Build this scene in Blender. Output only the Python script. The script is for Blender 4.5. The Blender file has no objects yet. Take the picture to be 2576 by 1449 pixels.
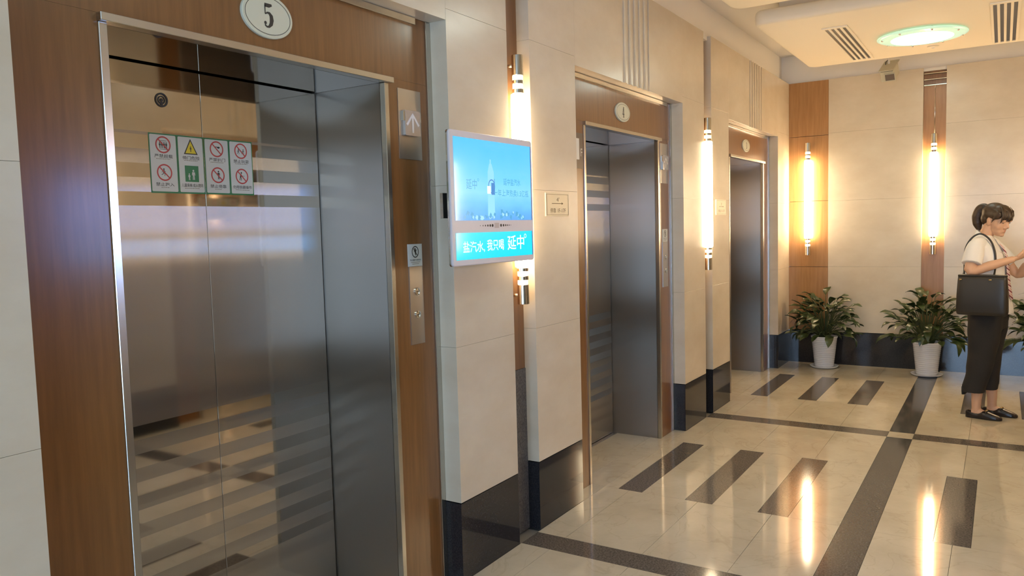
import bpy, bmesh, math, random
from mathutils import Vector, Matrix
random.seed(7)
SC = bpy.context.scene
COL = SC.collection
PI = math.pi

# ------------------------------------------------------------------ camera
cam_d = bpy.data.cameras.new('camera')
cam = bpy.data.objects.new('camera', cam_d)
COL.objects.link(cam)
CF = Vector((0.84250143, 0.53328098, -0.07617572))
CR = Vector((0.53289645, -0.84574979, -0.02699369))
CU = Vector((0.07882082, 0.01785155, 0.99672895))
M4 = Matrix((CR, CU, -CF)).transposed().to_4x4()
M4.translation = Vector((-0.223786, -1.948787, 1.522061))
cam.matrix_world = M4
cam_d.sensor_width = 36.0
cam_d.lens = 1952.86 / 2576 * 36
cam_d.clip_start = 0.05
SC.camera = cam

# ------------------------------------------------------------------ world, daylight, exposure
SC.view_settings.view_transform = 'Standard'
SC.view_settings.look = 'None'
SC.view_settings.exposure = 0.85
SC.view_settings.gamma = 1.0
SC.view_settings.use_curve_mapping = False
w = bpy.data.worlds.new('world'); SC.world = w; w.use_nodes = True
w.node_tree.nodes['Background'].inputs[0].default_value = (0.55, 0.72, 1.0, 1)
w.node_tree.nodes['Background'].inputs[1].default_value = 0.4

YM = -2.734            # opposite wall face
XE = 8.466             # end wall face
XN = -3.0              # near end of the lobby, with the window
def area_light(name, loc, rot, sx, sy, power, color):
    l = bpy.data.lights.new(name, 'AREA'); l.shape = 'RECTANGLE'; l.size = sx; l.size_y = sy
    l.energy = power; l.color = color
    o = bpy.data.objects.new(name, l); COL.objects.link(o); o.location = loc; o.rotation_euler = rot
    return o
# daylight entering by the window behind the camera (light sits outside the glass)
area_light('daylight', (XN-0.35, -1.75, 1.35), (0, -PI/2, 0), 2.3, 1.9, 105, (0.45, 0.68, 1.0))

SCONCE_E = 22.0        # emission strength of the wall tubes
SCONCE_C = (1.0, 0.80, 0.51)

# ------------------------------------------------------------------ materials
MATS = {}
def mat(name, color, rough=0.5, metal=0.0, spec=0.5, coat=0.0, emis=None, estr=0.0, alpha=1.0, aniso=0.0, arot=0.0, coat_rough=0.05):
    m = bpy.data.materials.new(name); m.use_nodes = True
    b = m.node_tree.nodes['Principled BSDF']
    b.inputs['Base Color'].default_value = (*color, 1)
    b.inputs['Roughness'].default_value = rough
    b.inputs['Metallic'].default_value = metal
    b.inputs['Specular IOR Level'].default_value = spec
    b.inputs['Coat Weight'].default_value = coat
    b.inputs['Coat Roughness'].default_value = coat_rough
    b.inputs['Anisotropic'].default_value = aniso
    b.inputs['Anisotropic Rotation'].default_value = arot
    if emis:
        b.inputs['Emission Color'].default_value = (*emis, 1)
        b.inputs['Emission Strength'].default_value = estr
    MATS[name] = m
    return m
def nodes(m): return m.node_tree.nodes, m.node_tree.links, m.node_tree.nodes['Principled BSDF']
def noise_mix(m, c1, c2, scale=(3,3,3), nscale=1.0, detail=4, lo=0.35, hi=0.65, rough=0.6):
    n, l, b = nodes(m)
    tc = n.new('ShaderNodeTexCoord'); mp = n.new('ShaderNodeMapping'); mp.inputs['Scale'].default_value = scale
    nz = n.new('ShaderNodeTexNoise'); nz.inputs['Scale'].default_value = nscale; nz.inputs['Detail'].default_value = detail
    nz.inputs['Roughness'].default_value = rough
    cr = n.new('ShaderNodeValToRGB'); cr.color_ramp.elements[0].position = lo; cr.color_ramp.elements[1].position = hi
    cr.color_ramp.elements[0].color = (*c1, 1); cr.color_ramp.elements[1].color = (*c2, 1)
    l.new(tc.outputs['Object'], mp.inputs[0]); l.new(mp.outputs[0], nz.inputs['Vector'])
    l.new(nz.outputs['Fac'], cr.inputs[0]); l.new(cr.outputs[0], b.inputs['Base Color'])
    return nz, cr
def add_tangent(m):
    n, l, b = nodes(m)
    t = n.new('ShaderNodeTangent'); t.direction_type = 'RADIAL'; t.axis = 'Z'
    l.new(t.outputs[0], b.inputs['Tangent'])

stone = mat('wall_stone', (.70,.64,.54), 0.22, spec=.45); noise_mix(stone, (.64,.535,.395), (.73,.635,.495), (1.2,1.2,2.2), 2.2, 6, .3, .72)
base_stone = mat('black_granite', (.022,.022,.026), 0.07, spec=.5); noise_mix(base_stone, (.016,.016,.020), (.034,.032,.034), (1,1,1), 160, 3, .4, .7)
niche_granite = mat('grey_granite', (.10,.09,.08), 0.5); noise_mix(niche_granite, (.07,.062,.056), (.16,.145,.13), (1,1,1), 130, 4, .38, .66)
wood = mat('wood_veneer', (.30,.12,.04), 0.32, spec=.4, coat=.7, coat_rough=.17); noise_mix(wood, (.18,.074,.019), (.26,.11,.030), (26,26,1.6), 2.0, 6, .25, .75)
wood_end = mat('wood_panel_light', (.42,.20,.08), 0.30, spec=.35, coat=.2, coat_rough=.2); noise_mix(wood_end, (.36,.175,.062), (.48,.255,.10), (26,26,1.6), 2.0, 6, .25, .75)
steel = mat('brushed_steel', (.46,.425,.39), 0.33, 1.0, aniso=.75, arot=.25); add_tangent(steel)
trim_steel = mat('trim_steel', (.58,.55,.50), 0.24, 1.0)
mirror_steel = mat('mirror_steel', (.40,.385,.37), 0.05, 1.0)
chrome = mat('chrome', (.72,.70,.66), 0.10, 1.0)
plate_steel = mat('plate_steel', (.50,.46,.42), 0.30, 1.0)
plaster = mat('plaster', (.84,.79,.72), 0.75)
ceil_plaster = mat('ceiling_paint', (.86,.78,.64), 0.65)
# floor marble
tile = mat('beige_marble', (.60,.53,.42), 0.07, spec=.5)
nz, cr = noise_mix(tile, (.52,.45,.335), (.64,.57,.44), (1,1,1), 2.6, 8, .32, .70, .65)
n_, l_, b_ = nodes(tile)
tc = n_.new('ShaderNodeTexCoord'); v = n_.new('ShaderNodeTexNoise'); v.inputs['Scale'].default_value = 2.3; v.inputs['Detail'].default_value = 9; v.inputs['Distortion'].default_value = 1.6
vr = n_.new('ShaderNodeValToRGB'); e = vr.color_ramp.elements; e[0].position = .485; e[0].color = (1,1,1,1); e[1].position = .515; e[1].color = (1,1,1,1)
q = vr.color_ramp.elements.new(.50); q.color = (.80,.76,.70,1)
mx = n_.new('ShaderNodeMix'); mx.data_type = 'RGBA'; mx.blend_type = 'MULTIPLY'; mx.inputs[0].default_value = .45
l_.new(tc.outputs['Object'], v.inputs['Vector']); l_.new(v.outputs['Fac'], vr.inputs[0])
l_.new(cr.outputs[0], mx.inputs[6]); l_.new(vr.outputs[0], mx.inputs[7]); l_.new(mx.outputs[2], b_.inputs['Base Color'])
grey_inlay = mat('brown_grey_granite', (.13,.11,.092), 0.10, spec=.5); noise_mix(grey_inlay, (.085,.072,.06), (.19,.16,.135), (1,1,1), 110, 4, .38, .66)
dark_inlay = mat('dark_grey_granite', (.075,.07,.068), 0.09, spec=.5); noise_mix(dark_inlay, (.05,.046,.045), (.11,.10,.097), (1,1,1), 110, 4, .38, .66)
grout = mat('joint_filler', (.22,.19,.15), 0.9)
joint_dark = mat('joint_shadow', (.03,.025,.02), 0.9)
white_plastic = mat('white_plastic', (.80,.80,.82), 0.25)
tv_white = mat('display_bezel', (.72,.66,.68), 0.28, spec=.5)
black_plastic = mat('black_plastic', (.02,.02,.022), 0.35)
cream_print = mat('cream_enamel', (.66,.64,.50), 0.35)
sign_plate = mat('sign_plate', (.62,.56,.42), 0.35, .25)
ink = mat('dark_ink', (.035,.028,.022), 0.5)
ink_brown = mat('brown_ink', (.16,.12,.06), 0.5)
glass_plate = mat('clear_acrylic', (.62,.58,.56), 0.12, .6)
# lit tube
tube = mat('lit_tube', (1,.9,.7), 0.4, emis=SCONCE_C, estr=SCONCE_E)
tube_band = mat('lit_band', (1,.9,.7), 0.4, emis=SCONCE_C, estr=2.2)
lamp_core = mat('ceiling_lamp_core', (.9,1,.95), 0.4, emis=(.86,1.0,.90), estr=7.0)
lamp_rim = mat('ceiling_lamp_glass', (.62,.86,.74), 0.15, emis=(.50,.85,.62), estr=.30)

# elevator leaf: horizontal stripes, mirror-polished alternating with vertically brushed matte steel
AROT = 0.25
def door_material():
    m = bpy.data.materials.new('striped_steel'); m.use_nodes = True
    n, l, b = nodes(m)
    b.inputs['Metallic'].default_value = 1
    b.inputs['Base Color'].default_value = (.36,.335,.31,1)
    tc = n.new('ShaderNodeTexCoord'); sp = n.new('ShaderNodeSeparateXYZ'); l.new(tc.outputs['Object'], sp.inputs[0])
    def math_(op, a, bb=None):
        k = n.new('ShaderNodeMath'); k.operation = op
        for i, x in enumerate((a, bb)):
            if x is None: continue
            if isinstance(x, (int, float)): k.inputs[i].default_value = x
            else: l.new(x, k.inputs[i])
        return k.outputs[0]
    z = sp.outputs['Z']
    def group(z0, z1, top):
        inside = math_('MULTIPLY', math_('GREATER_THAN', z, z0), math_('LESS_THAN', z, z1))
        ph = math_('FRACT', math_('DIVIDE', math_('SUBTRACT', top, z), .094))
        return math_('MULTIPLY', inside, math_('LESS_THAN', ph, .5))
    up = group(1.631, 1.875, 1.631+.046+.094*3)      # polished stripes of the upper group
    lo = group(.30, .905, .905)
    pol = math_('ADD', up, lo)
    ub = math_('MULTIPLY', math_('GREATER_THAN', z, 1.875), math_('LESS_THAN', z, 2.2))
    pol2 = math_('MINIMUM', math_('ADD', pol, ub), 1.0)
    n.remove(b)
    def glossy(color, rough, an=0.0):
        g = n.new('ShaderNodeBsdfAnisotropic'); g.distribution = 'GGX' if an else 'MULTI_GGX'
        g.inputs['Color'].default_value = (*color, 1); g.inputs['Roughness'].default_value = rough
        g.inputs['Anisotropy'].default_value = an; g.inputs['Rotation'].default_value = AROT
        return g
    t = n.new('ShaderNodeTangent'); t.direction_type = 'RADIAL'; t.axis = 'Z'
    C0 = (.52, .475, .425)
    brushed = glossy(C0, .23, .90); l.new(t.outputs[0], brushed.inputs['Tangent'])
    soft = glossy(C0, .42); polished = glossy(C0, .045)
    def mix(f, a, bb):
        k = n.new('ShaderNodeMixShader')
        if isinstance(f, float): k.inputs[0].default_value = f
        else: l.new(f, k.inputs[0])
        l.new(a.outputs[0], k.inputs[1]); l.new(bb.outputs[0], k.inputs[2]); return k
    # brushed areas: horizontal smear plus a little of the mirror polish underneath
    matte = mix(.22, mix(.15, brushed, soft), polished)
    l.new(mix(pol2, matte, polished).outputs[0], n['Material Output'].inputs[0])
    return m
leaf_steel = door_material()
steel = bpy.data.materials.new('brushed_lining'); steel.use_nodes = True
n_, l_, b_ = nodes(steel); n_.remove(b_)
tg = n_.new('ShaderNodeTangent'); tg.direction_type = 'RADIAL'; tg.axis = 'Z'
g1 = n_.new('ShaderNodeBsdfAnisotropic'); g1.distribution = 'GGX'; g1.inputs['Color'].default_value = (.36,.31,.26,1); g1.inputs['Roughness'].default_value = .30; g1.inputs['Anisotropy'].default_value = .80; g1.inputs['Rotation'].default_value = AROT
g2 = n_.new('ShaderNodeBsdfAnisotropic'); g2.distribution = 'GGX'; g2.inputs['Color'].default_value = (.36,.31,.26,1); g2.inputs['Roughness'].default_value = .38
mm = n_.new('ShaderNodeMixShader'); mm.inputs[0].default_value = .3
l_.new(tg.outputs[0], g1.inputs['Tangent']); l_.new(g1.outputs[0], mm.inputs[1]); l_.new(g2.outputs[0], mm.inputs[2]); l_.new(mm.outputs[0], n_['Material Output'].inputs[0])

# ------------------------------------------------------------------ helpers
def link(name, me, m=None, parent=None, smooth=False):
    o = bpy.data.objects.new(name, me); COL.objects.link(o)
    if m: me.materials.append(m)
    if parent: o.parent = parent
    if smooth:
        for p in me.polygons: p.use_smooth = True
    return o
def obj(name, bm, m=None, parent=None, smooth=False):
    me = bpy.data.meshes.new(name)
    bmesh.ops.recalc_face_normals(bm, faces=bm.faces)
    bm.to_mesh(me); bm.free()
    return link(name, me, m, parent, smooth)
def empty(name, loc=(0,0,0), rz=0):
    o = bpy.data.objects.new(name, None); COL.objects.link(o); o.location = loc; o.rotation_euler = (0,0,rz)
    o.empty_display_size = .1
    return o
def tag(o, label=None, cat=None, group=None, kind=None):
    if label: o['label'] = label
    if cat: o['category'] = cat
    if group: o['group'] = group
    if kind: o['kind'] = kind
    return o
def thing(name, label, cat, loc=(0,0,0), rz=0, group=None):
    return tag(empty(name, loc, rz), label, cat, group)
def structure(name, label=None):
    return tag(empty(name), label, None, None, 'structure')
def bbox(bm, x0, x1, y0, y1, z0, z1, bev=0.0, seg=1):
    r = bmesh.ops.create_cube(bm, size=1.0)
    vs = r['verts']
    for v in vs:
        v.co = Vector(((x0+x1)/2 + v.co.x*(x1-x0), (y0+y1)/2 + v.co.y*(y1-y0), (z0+z1)/2 + v.co.z*(z1-z0)))
    if bev > 0:
        es = list({e for v in vs for e in v.link_edges})
        bmesh.ops.bevel(bm, geom=es, offset=bev, segments=seg, affect='EDGES', profile=.5)
def box(name, x0, x1, y0, y1, z0, z1, m, parent=None, bev=0.0, seg=1):
    bm = bmesh.new()
    bbox(bm, min(x0,x1), max(x0,x1), min(y0,y1), max(y0,y1), z0, z1, bev, seg)
    return obj(name, bm, m, parent, smooth=False)
def loft(bm, rings, closed=True, caps=True):
    rs = [[bm.verts.new(p) for p in r] for r in rings]
    n = len(rs[0])
    for a, b in zip(rs, rs[1:]):
        for i in range(n if closed else n-1):
            j = (i+1) % n
            bm.faces.new((a[i], a[j], b[j], b[i]))
    if caps:
        bm.faces.new(list(reversed(rs[0]))); bm.faces.new(rs[-1])
def ell(c, A, B, n=20, e=1.0):
    out = []
    for i in range(n):
        t = 2*PI*i/n
        ca, sa = math.cos(t), math.sin(t)
        ca = math.copysign(abs(ca)**e, ca); sa = math.copysign(abs(sa)**e, sa)
        out.append(Vector(c) + A*ca + B*sa)
    return out
def limb(bm, pts, rad, n=12, flat=None):
    """round tapering tube along pts; flat = (vector, factor) squashes along a direction"""
    pts = [Vector(p) for p in pts]
    rings = []
    up = None
    for i, p in enumerate(pts):
        t = (pts[min(i+1, len(pts)-1)] - pts[max(i-1, 0)]).normalized()
        if up is None:
            up = Vector((0,0,1)) if abs(t.z) < .9 else Vector((1,0,0))
        a = t.cross(up).normalized(); b = a.cross(t).normalized(); up = b
        r = rad[i] if isinstance(rad, (list, tuple)) else rad
        ring = ell(p, a*r, b*r, n)
        if flat:
            d, k = flat; d = Vector(d).normalized()
            ring = [q - d*((q-p).dot(d))*(1-k) for q in ring]
        rings.append(ring)
    loft(bm, rings)
def spline(pts, rad, k=4):
    pts = [Vector(p) for p in pts]; P = []; Rr = []
    n = len(pts)
    for i in range(n-1):
        p0, p1, p2, p3 = pts[max(i-1,0)], pts[i], pts[i+1], pts[min(i+2,n-1)]
        for j in range(k):
            t = j/k
            P.append(.5*((2*p1)+(p2-p0)*t+(2*p0-5*p1+4*p2-p3)*t*t+(3*p1-p0-3*p2+p3)*t**3))
            if isinstance(rad, (list, tuple)): Rr.append(rad[i]*(1-t)+rad[i+1]*t)
    P.append(pts[-1])
    if isinstance(rad, (list, tuple)): Rr.append(rad[-1]); return P, Rr
    return P, rad
def ball(bm, c, r, seg=20, rot=None):
    g = bmesh.ops.create_uvsphere(bm, u_segments=seg, v_segments=seg//2+2, radius=1.0)
    for v in g['verts']:
        q = Vector((v.co.x*r[0], v.co.y*r[1], v.co.z*r[2]))
        if rot: q = rot @ q
        v.co = Vector(c) + q
def lathe(bm, prof, c, n=32, caps=False):
    rs = [[Vector((c[0]+r*math.cos(2*PI*i/n), c[1]+r*math.sin(2*PI*i/n), c[2]+z)) for i in range(n)] for r, z in prof]
    loft(bm, rs, True, caps)
def fuse(bm, voxel, smooth=4, iters_factor=.5):
    """join overlapping closed shells into one continuous surface"""
    me = bpy.data.meshes.new('tmp'); bmesh.ops.recalc_face_normals(bm, faces=bm.faces); bm.to_mesh(me); bm.free()
    o = bpy.data.objects.new('tmp', me); COL.objects.link(o)
    r = o.modifiers.new('r', 'REMESH'); r.mode = 'VOXEL'; r.voxel_size = voxel; r.use_smooth_shade = True
    s = o.modifiers.new('s', 'SMOOTH'); s.factor = iters_factor; s.iterations = smooth
    dg = bpy.context.evaluated_depsgraph_get(); dg.update()
    out = bpy.data.meshes.new_from_object(o.evaluated_get(dg))
    bpy.data.objects.remove(o); bpy.data.meshes.remove(me)
    out.materials.clear()
    return out
# --- flat print on a plane: frame = (origin, right, up, normal)
class Plane:
    def __init__(s, o, r, u): s.o = Vector(o); s.r = Vector(r); s.u = Vector(u); s.n = s.r.cross(s.u)
    def p(s, x, z, d=0): return s.o + s.r*x + s.u*z + s.n*d
def poly(bm, pl, pts, d): bm.faces.new([bm.verts.new(pl.p(x, z, d)) for x, z in pts])
def rectp(bm, pl, x0, x1, z0, z1, d): poly(bm, pl, [(x0,z0),(x1,z0),(x1,z1),(x0,z1)], d)
def disk(bm, pl, cx, cz, rx, rz, d, n=28): poly(bm, pl, [(cx+rx*math.cos(2*PI*i/n), cz+rz*math.sin(2*PI*i/n)) for i in range(n)], d)
def ringp(bm, pl, cx, cz, rx, rz, w_, d, n=32):
    a = [bm.verts.new(pl.p(cx+rx*math.cos(2*PI*i/n), cz+rz*math.sin(2*PI*i/n), d)) for i in range(n)]
    b = [bm.verts.new(pl.p(cx+(rx-w_)*math.cos(2*PI*i/n), cz+(rz-w_)*math.sin(2*PI*i/n), d)) for i in range(n)]
    for i in range(n): bm.faces.new((a[i], a[(i+1)%n], b[(i+1)%n], b[i]))
def stroke(bm, pl, pts, d, w_=None):
    """polyline with per-point width: pts (x,z,w)"""
    L = []; R = []
    for i, q in enumerate(pts):
        a = pts[max(i-1,0)]; b = pts[min(i+1,len(pts)-1)]
        t = Vector((b[0]-a[0], b[1]-a[1])); t.normalize(); nn = Vector((-t.y, t.x))
        ww = (q[2] if len(q) > 2 else w_)/2
        L.append(bm.verts.new(pl.p(q[0]+nn.x*ww, q[1]+nn.y*ww, d))); R.append(bm.verts.new(pl.p(q[0]-nn.x*ww, q[1]-nn.y*ww, d)))
    for i in range(len(pts)-1): bm.faces.new((L[i], L[i+1], R[i+1], R[i]))
def plate(name, pl, x0, x1, z0, z1, t, m, parent, d0=0.0, r=0.0, seg=4):
    """slab of thickness t on the plane with rounded corners r"""
    bm = bmesh.new()
    pts = []
    if r > 0:
        for (cx, cz, a0) in ((x1-r,z1-r,0),(x0+r,z1-r,90),(x0+r,z0+r,180),(x1-r,z0+r,270)):
            for k in range(seg+1):
                a = math.radians(a0+90*k/seg); pts.append((cx+r*math.cos(a), cz+r*math.sin(a)))
    else: pts = [(x1,z1),(x0,z1),(x0,z0),(x1,z0)]
    a = [bm.verts.new(pl.p(x, z, d0)) for x, z in pts]; b = [bm.verts.new(pl.p(x, z, d0+t)) for x, z in pts]
    n = len(pts)
    bm.faces.new(a); bm.faces.new(b)
    for i in range(n): bm.faces.new((a[i], a[(i+1)%n], b[(i+1)%n], b[i]))
    return obj(name, bm, m, parent)
def text(body, pl, cx, cz, w_, h_, d, m, parent, name='lettering', shear=0, bold=0):
    c = bpy.data.curves.new('t', 'FONT'); c.body = body; c.offset = bold; c.align_x = 'LEFT'; c.resolution_u = 2; c.shear = shear
    o = bpy.data.objects.new('t', c); COL.objects.link(o)
    dg = bpy.context.evaluated_depsgraph_get(); dg.update()
    me = bpy.data.meshes.new_from_object(o.evaluated_get(dg))
    bpy.data.objects.remove(o); bpy.data.curves.remove(c)
    if not me.vertices: return None
    xs = [v.co.x for v in me.vertices]; ys = [v.co.y for v in me.vertices]
    x0, x1, y0, y1 = min(xs), max(xs), min(ys), max(ys)
    for v in me.vertices:
        X = (v.co.x-(x0+x1)/2)/(x1-x0)*w_ + cx; Z = (v.co.y-(y0+y1)/2)/max(y1-y0, 1e-6)*h_ + cz
        v.co = pl.p(X, Z, d)
    me.materials.clear()
    return link(name, me, m, parent)

# ------------------------------------------------------------------ floor
floor = structure('floor')
PITCH = 2.79
XB = [2.879, 3.035, 5.674, 5.830]           # the two cross bands in view
Yj = [0, -.157, -.56, -.957, -1.287]
Yr = [(-.086,-.232), (-.486,-.639), (-.883,-1.037)]
YS = (-1.287, -1.447)
def T(name, x0, x1, y0, y1, m, h=0.0, g=.0009):
    return box(name, x0+g, x1-g, min(y0,y1)+g, max(y0,y1)-g, -.02, h, m, floor)
def bay_tiles(xa, xb, ra, rb):
    """one floor field between two cross bands, with three granite bars each side of the centre strip"""
    for side in (0, 1):
        f = (lambda y: y) if side == 0 else (lambda y: YM - y)
        segs_y = Yj
        for x0, x1 in ((xa, ra), (rb, xb)):
            if x1-x0 < .02: continue
            for a, b in zip(segs_y, segs_y[1:]): T('floor_tile', x0, x1, f(a), f(b), tile)
        edges = [0] + [v for r in Yr for v in r] + [-1.287]
        for k in range(0, len(edges), 2): T('floor_tile', ra, rb, f(edges[k]), f(edges[k+1]), tile)
        for r in Yr: T('granite_bar', ra, rb, f(r[0]), f(r[1]), grey_inlay)
    T('centre_strip', xa, xb, YS[0], YS[1], dark_inlay)
def cross_band(x0, x1):
    T('cross_band', x0, x1, 0, YS[0], grey_inlay); T('cross_band', x0, x1, YS[1], YM, grey_inlay)
    T('floor_tile', x0, x1, YS[0], YS[1], tile)
cross_band(XB[0], XB[1]); cross_band(XB[2], XB[3])
bay_tiles(XB[1], XB[2], 3.815, 4.907)
bay_tiles(XB[3], XE, 6.611, 7.697)
bay_tiles(.245, XB[0], 1.03, 2.12)
cross_band(.089, .245)
bay_tiles(-2.55, .089, -1.76, -.67)
bay_tiles(XN, -2.55, -2.9, -2.7)
box('subfloor', XN, XE+.1, YM-.5, .5, -.06, -.012, grout, floor)

# ------------------------------------------------------------------ lift bays
ZS, ZO, ZH, ZR, ZW = .345, 2.100, 2.123, 2.384, 2.975
YR_, YD = .090, .457
BAYS = {5: (.717, 2.401, 1.003, 2.105), 4: (3.542, 5.197, 3.822, 4.926), 3: (6.300, 7.984, 6.620, 7.726)}
G = .0004
class Side:
    """maps depth behind the wall face to world y, for either long wall"""
    def __init__(s, opp): s.opp = opp
    def y(s, d): return (YM - d) if s.opp else d
    def box(s, name, x0, x1, d0, d1, z0, z1, m, parent, bev=0.0): return box(name, x0, x1, s.y(d0), s.y(d1), z0, z1, m, parent, bev)
    def plane(s, d):
        if s.opp: return Plane((0, YM-d, 0), (-1,0,0), (0,0,1))
        return Plane((0, d, 0), (1,0,0), (0,0,1))
wall_l = structure('wall_left'); wall_r = structure('wall_right')
ZJ = [ZS+.004, 1.025, 1.710, 2.43]
def pier(S, wall, x0, x1):
    for a, b in zip(ZJ, ZJ[1:]): S.box('stone_panel', x0+G, x1-G, 0, .088, a+G, b-G, stone, wall, .0006)
    S.box('granite_skirting', x0, x1, .001, .089, 0, ZS, base_stone, wall)
def top_course(S, wall, x0, x1, z0=2.43):
    S.box('stone_panel', x0+G, x1-G, 0, .088, z0+G, ZW, stone, wall, .0006)
def fluted(S, wall, x0, x1):
    # five projecting ribs with recessed grooves, as one fluted slab cut from the stone
    n = 5; wd = (x1-x0)/(2*n+1)
    bm = bmesh.new()
    pts = []
    x = x0
    for k in range(n+1):
        pts += [(x, .007), (x+wd, .007)]
        x += wd
        if k < n: pts += [(x, 0), (x+wd*.25, -.004), (x+wd*.75, -.004), (x+wd, 0)]; x += wd
    pts += [(x1, .088), (x0, .088)]
    a = [bm.verts.new((px, S.y(py), ZR)) for px, py in pts]; b = [bm.verts.new((px, S.y(py), ZW)) for px, py in pts]
    bm.faces.new(a); bm.faces.new(b)
    for i in range(len(pts)): bm.faces.new((a[i], a[(i+1) % len(pts)], b[(i+1) % len(pts)], b[i]))
    obj('fluted_panel', bm, stone, wall)
def niche(S, wall, x0, x1):
    S.box('wood_backing', x0-.01, x1+.01, .070, .088, .825, ZW, wood, wall)
    S.box('granite_backing', x0-.01, x1+.01, .066, .088, 0, .824, niche_granite, wall)
for S, wall in ((Side(False), wall_l), (Side(True), wall_r)):
    xs = XN
    for k in (5, 4, 3):
        xa, xb, fa, fb = BAYS[k]
        if k == 5: pier(S, wall, XN, -.9); pier(S, wall, -.9, xa); top_course(S, wall, XN, -.9); top_course(S, wall, -.9, xa)
        cx = (xa+xb)/2
        S.box('stone_panel', xa+G, cx-.215, 0, .088, ZR, ZW, stone, wall, .0006)
        S.box('stone_panel', cx+.215, xb-G, 0, .088, ZR, ZW, stone, wall, .0006)
        fluted(S, wall, cx-.2145, cx+.2145)
        # masonry core behind the wood surround, left open for the doorway
    for x0, x1 in ((2.401, 2.866), (3.067, 3.542), (5.197, 5.668), (5.843, 6.300), (7.984, XE)):
        pier(S, wall, x0, x1); top_course(S, wall, x0, x1)
    niche(S, wall, 2.866, 3.067); niche(S, wall, 5.668, 5.843)
    S.box('wall_core', XN, .985, .115, .62, 0, 3.3, plaster, wall)
    for x0, x1 in ((2.125, 3.80), (4.945, 6.60), (7.745, XE+.1)): S.box('wall_core', x0, x1, .115, .62, 0, 3.3, plaster, wall)
    S.box('wall_core', XN, XE+.1, .115, .62, 2.14, 3.3, plaster, wall)
    S.box('wall_core', .9, 8.0, .52, .62, 0, 2.2, plaster, wall)
    S.box('upper_band', XN, XE+.1, .100, .115, ZW-.02, 3.30, plaster, wall)
    S.box('ledge', XN, XE, .030, .114, ZW-.03, ZW-.002, plaster, wall)

LIFT_LABEL = {
 (0,5): 'nearest elevator entrance, brown wood surround under the oval number 5 plate',
 (0,4): 'middle elevator entrance, brown wood surround under the round number 4 plate',
 (0,3): 'farthest elevator entrance on the left wall, under the small number 3 plate',
 (1,5): 'opposite-wall elevator entrance facing the number 5 one, nearest the camera side',
 (1,4): 'opposite-wall elevator entrance mirrored in the nearest steel doors',
 (1,3): 'opposite-wall elevator entrance beside the far end wall',
}
def lift(S, k):
    xa, xb, fa, fb = BAYS[k]
    t = thing('elevator_entrance', LIFT_LABEL[(int(S.opp), k)], 'elevator')
    B = S.box
    # wood surround
    B('wood_stile', xa, fa-.024, YR_, .114, 0, ZH, wood, t); B('wood_stile', fb+.024, xb, YR_, .114, 0, ZH, wood, t)
    B('wood_header', xa, xb, YR_, .114, ZH+.0005, ZR, wood, t)
    # trim at the edge of the recess
    B('edge_trim', xb-.030, xb-.0005, YR_-.008, YR_, 0, ZR-.002, trim_steel, t, .001); B('edge_trim', xa+.0005, xa+.030, YR_-.008, YR_, 0, ZR-.002, trim_steel, t, .001)
    B('top_trim', xa+.031, xb-.1, YR_-.012, YR_, ZR-.028, ZR-.002, trim_steel, t, .001)
    # steel frame
    B('frame_post', fa-.024, fa-.0005, YR_-.006, YR_+.02, 0, ZO, trim_steel, t, .0015); B('frame_post', fb+.0005, fb+.024, YR_-.006, YR_+.02, 0, ZO, trim_steel, t, .0015)
    B('frame_head', fa-.026, fb+.040, YR_-.022, YR_+.02, ZO+.0005, ZH, trim_steel, t, .0015)
    B('jamb_lining', fa-.012, fa, YR_+.021, YD+.05, 0, ZO, steel, t); B('jamb_lining', fb, fb+.012, YR_+.021, YD+.05, 0, ZO, steel, t)
    B('head_lining', fa-.012, fb+.012, YR_+.021, YD+.05, ZO+.0005, ZO+.012, mirror_steel, t)
    B('sill', fa, fb, YD-.03, YD+.05, -.019, .003, trim_steel, t, .001)
    mid = (fa+fb)/2 - .002
    for x0, x1 in ((fa+.005, mid-.0008), (mid+.0008, fb-.006)):
        B('door_leaf', x0, x1, YD, YD+.03, .006, ZO-.004, leaf_steel, t, .001)
    B('shaft_back', fa-.01, fb+.01, YD+.045, YD+.055, 0, ZO, joint_dark, t)
    # floor inside the recess
    B('recess_floor', xa, fa, 0.0+.001, YR_-.001, -.02, 0, tile, t); B('recess_floor', fb, xb, .001, YR_-.001, -.02, 0, tile, t)
    B('recess_floor', fa+.0005, fb-.0005, .001, .17, -.02, 0, tile, t); B('recess_floor', fa+.0005, fb-.0005, .1718, YD-.031, -.02, 0, tile, t)
    # round emergency key rosette high on the nearer leaf
    pl = S.plane(YD); x = mid-.152 if not S.opp else -(mid-.152)
    bm = bmesh.new(); ringp(bm, pl, x, 1.986, .024, .024, .006, .002); ringp(bm, pl, x, 1.986, .014, .014, .004, .002); disk(bm, pl, x, 1.986, .006, .006, .002); rectp(bm, pl, x-.004, x+.004, 1.962, 1.98, .0022)
    obj('key_rosette', bm, black_plastic, t)
    return t
for opp in (False, True):
    for k in (5, 4, 3): lift(Side(opp), k)

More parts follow.
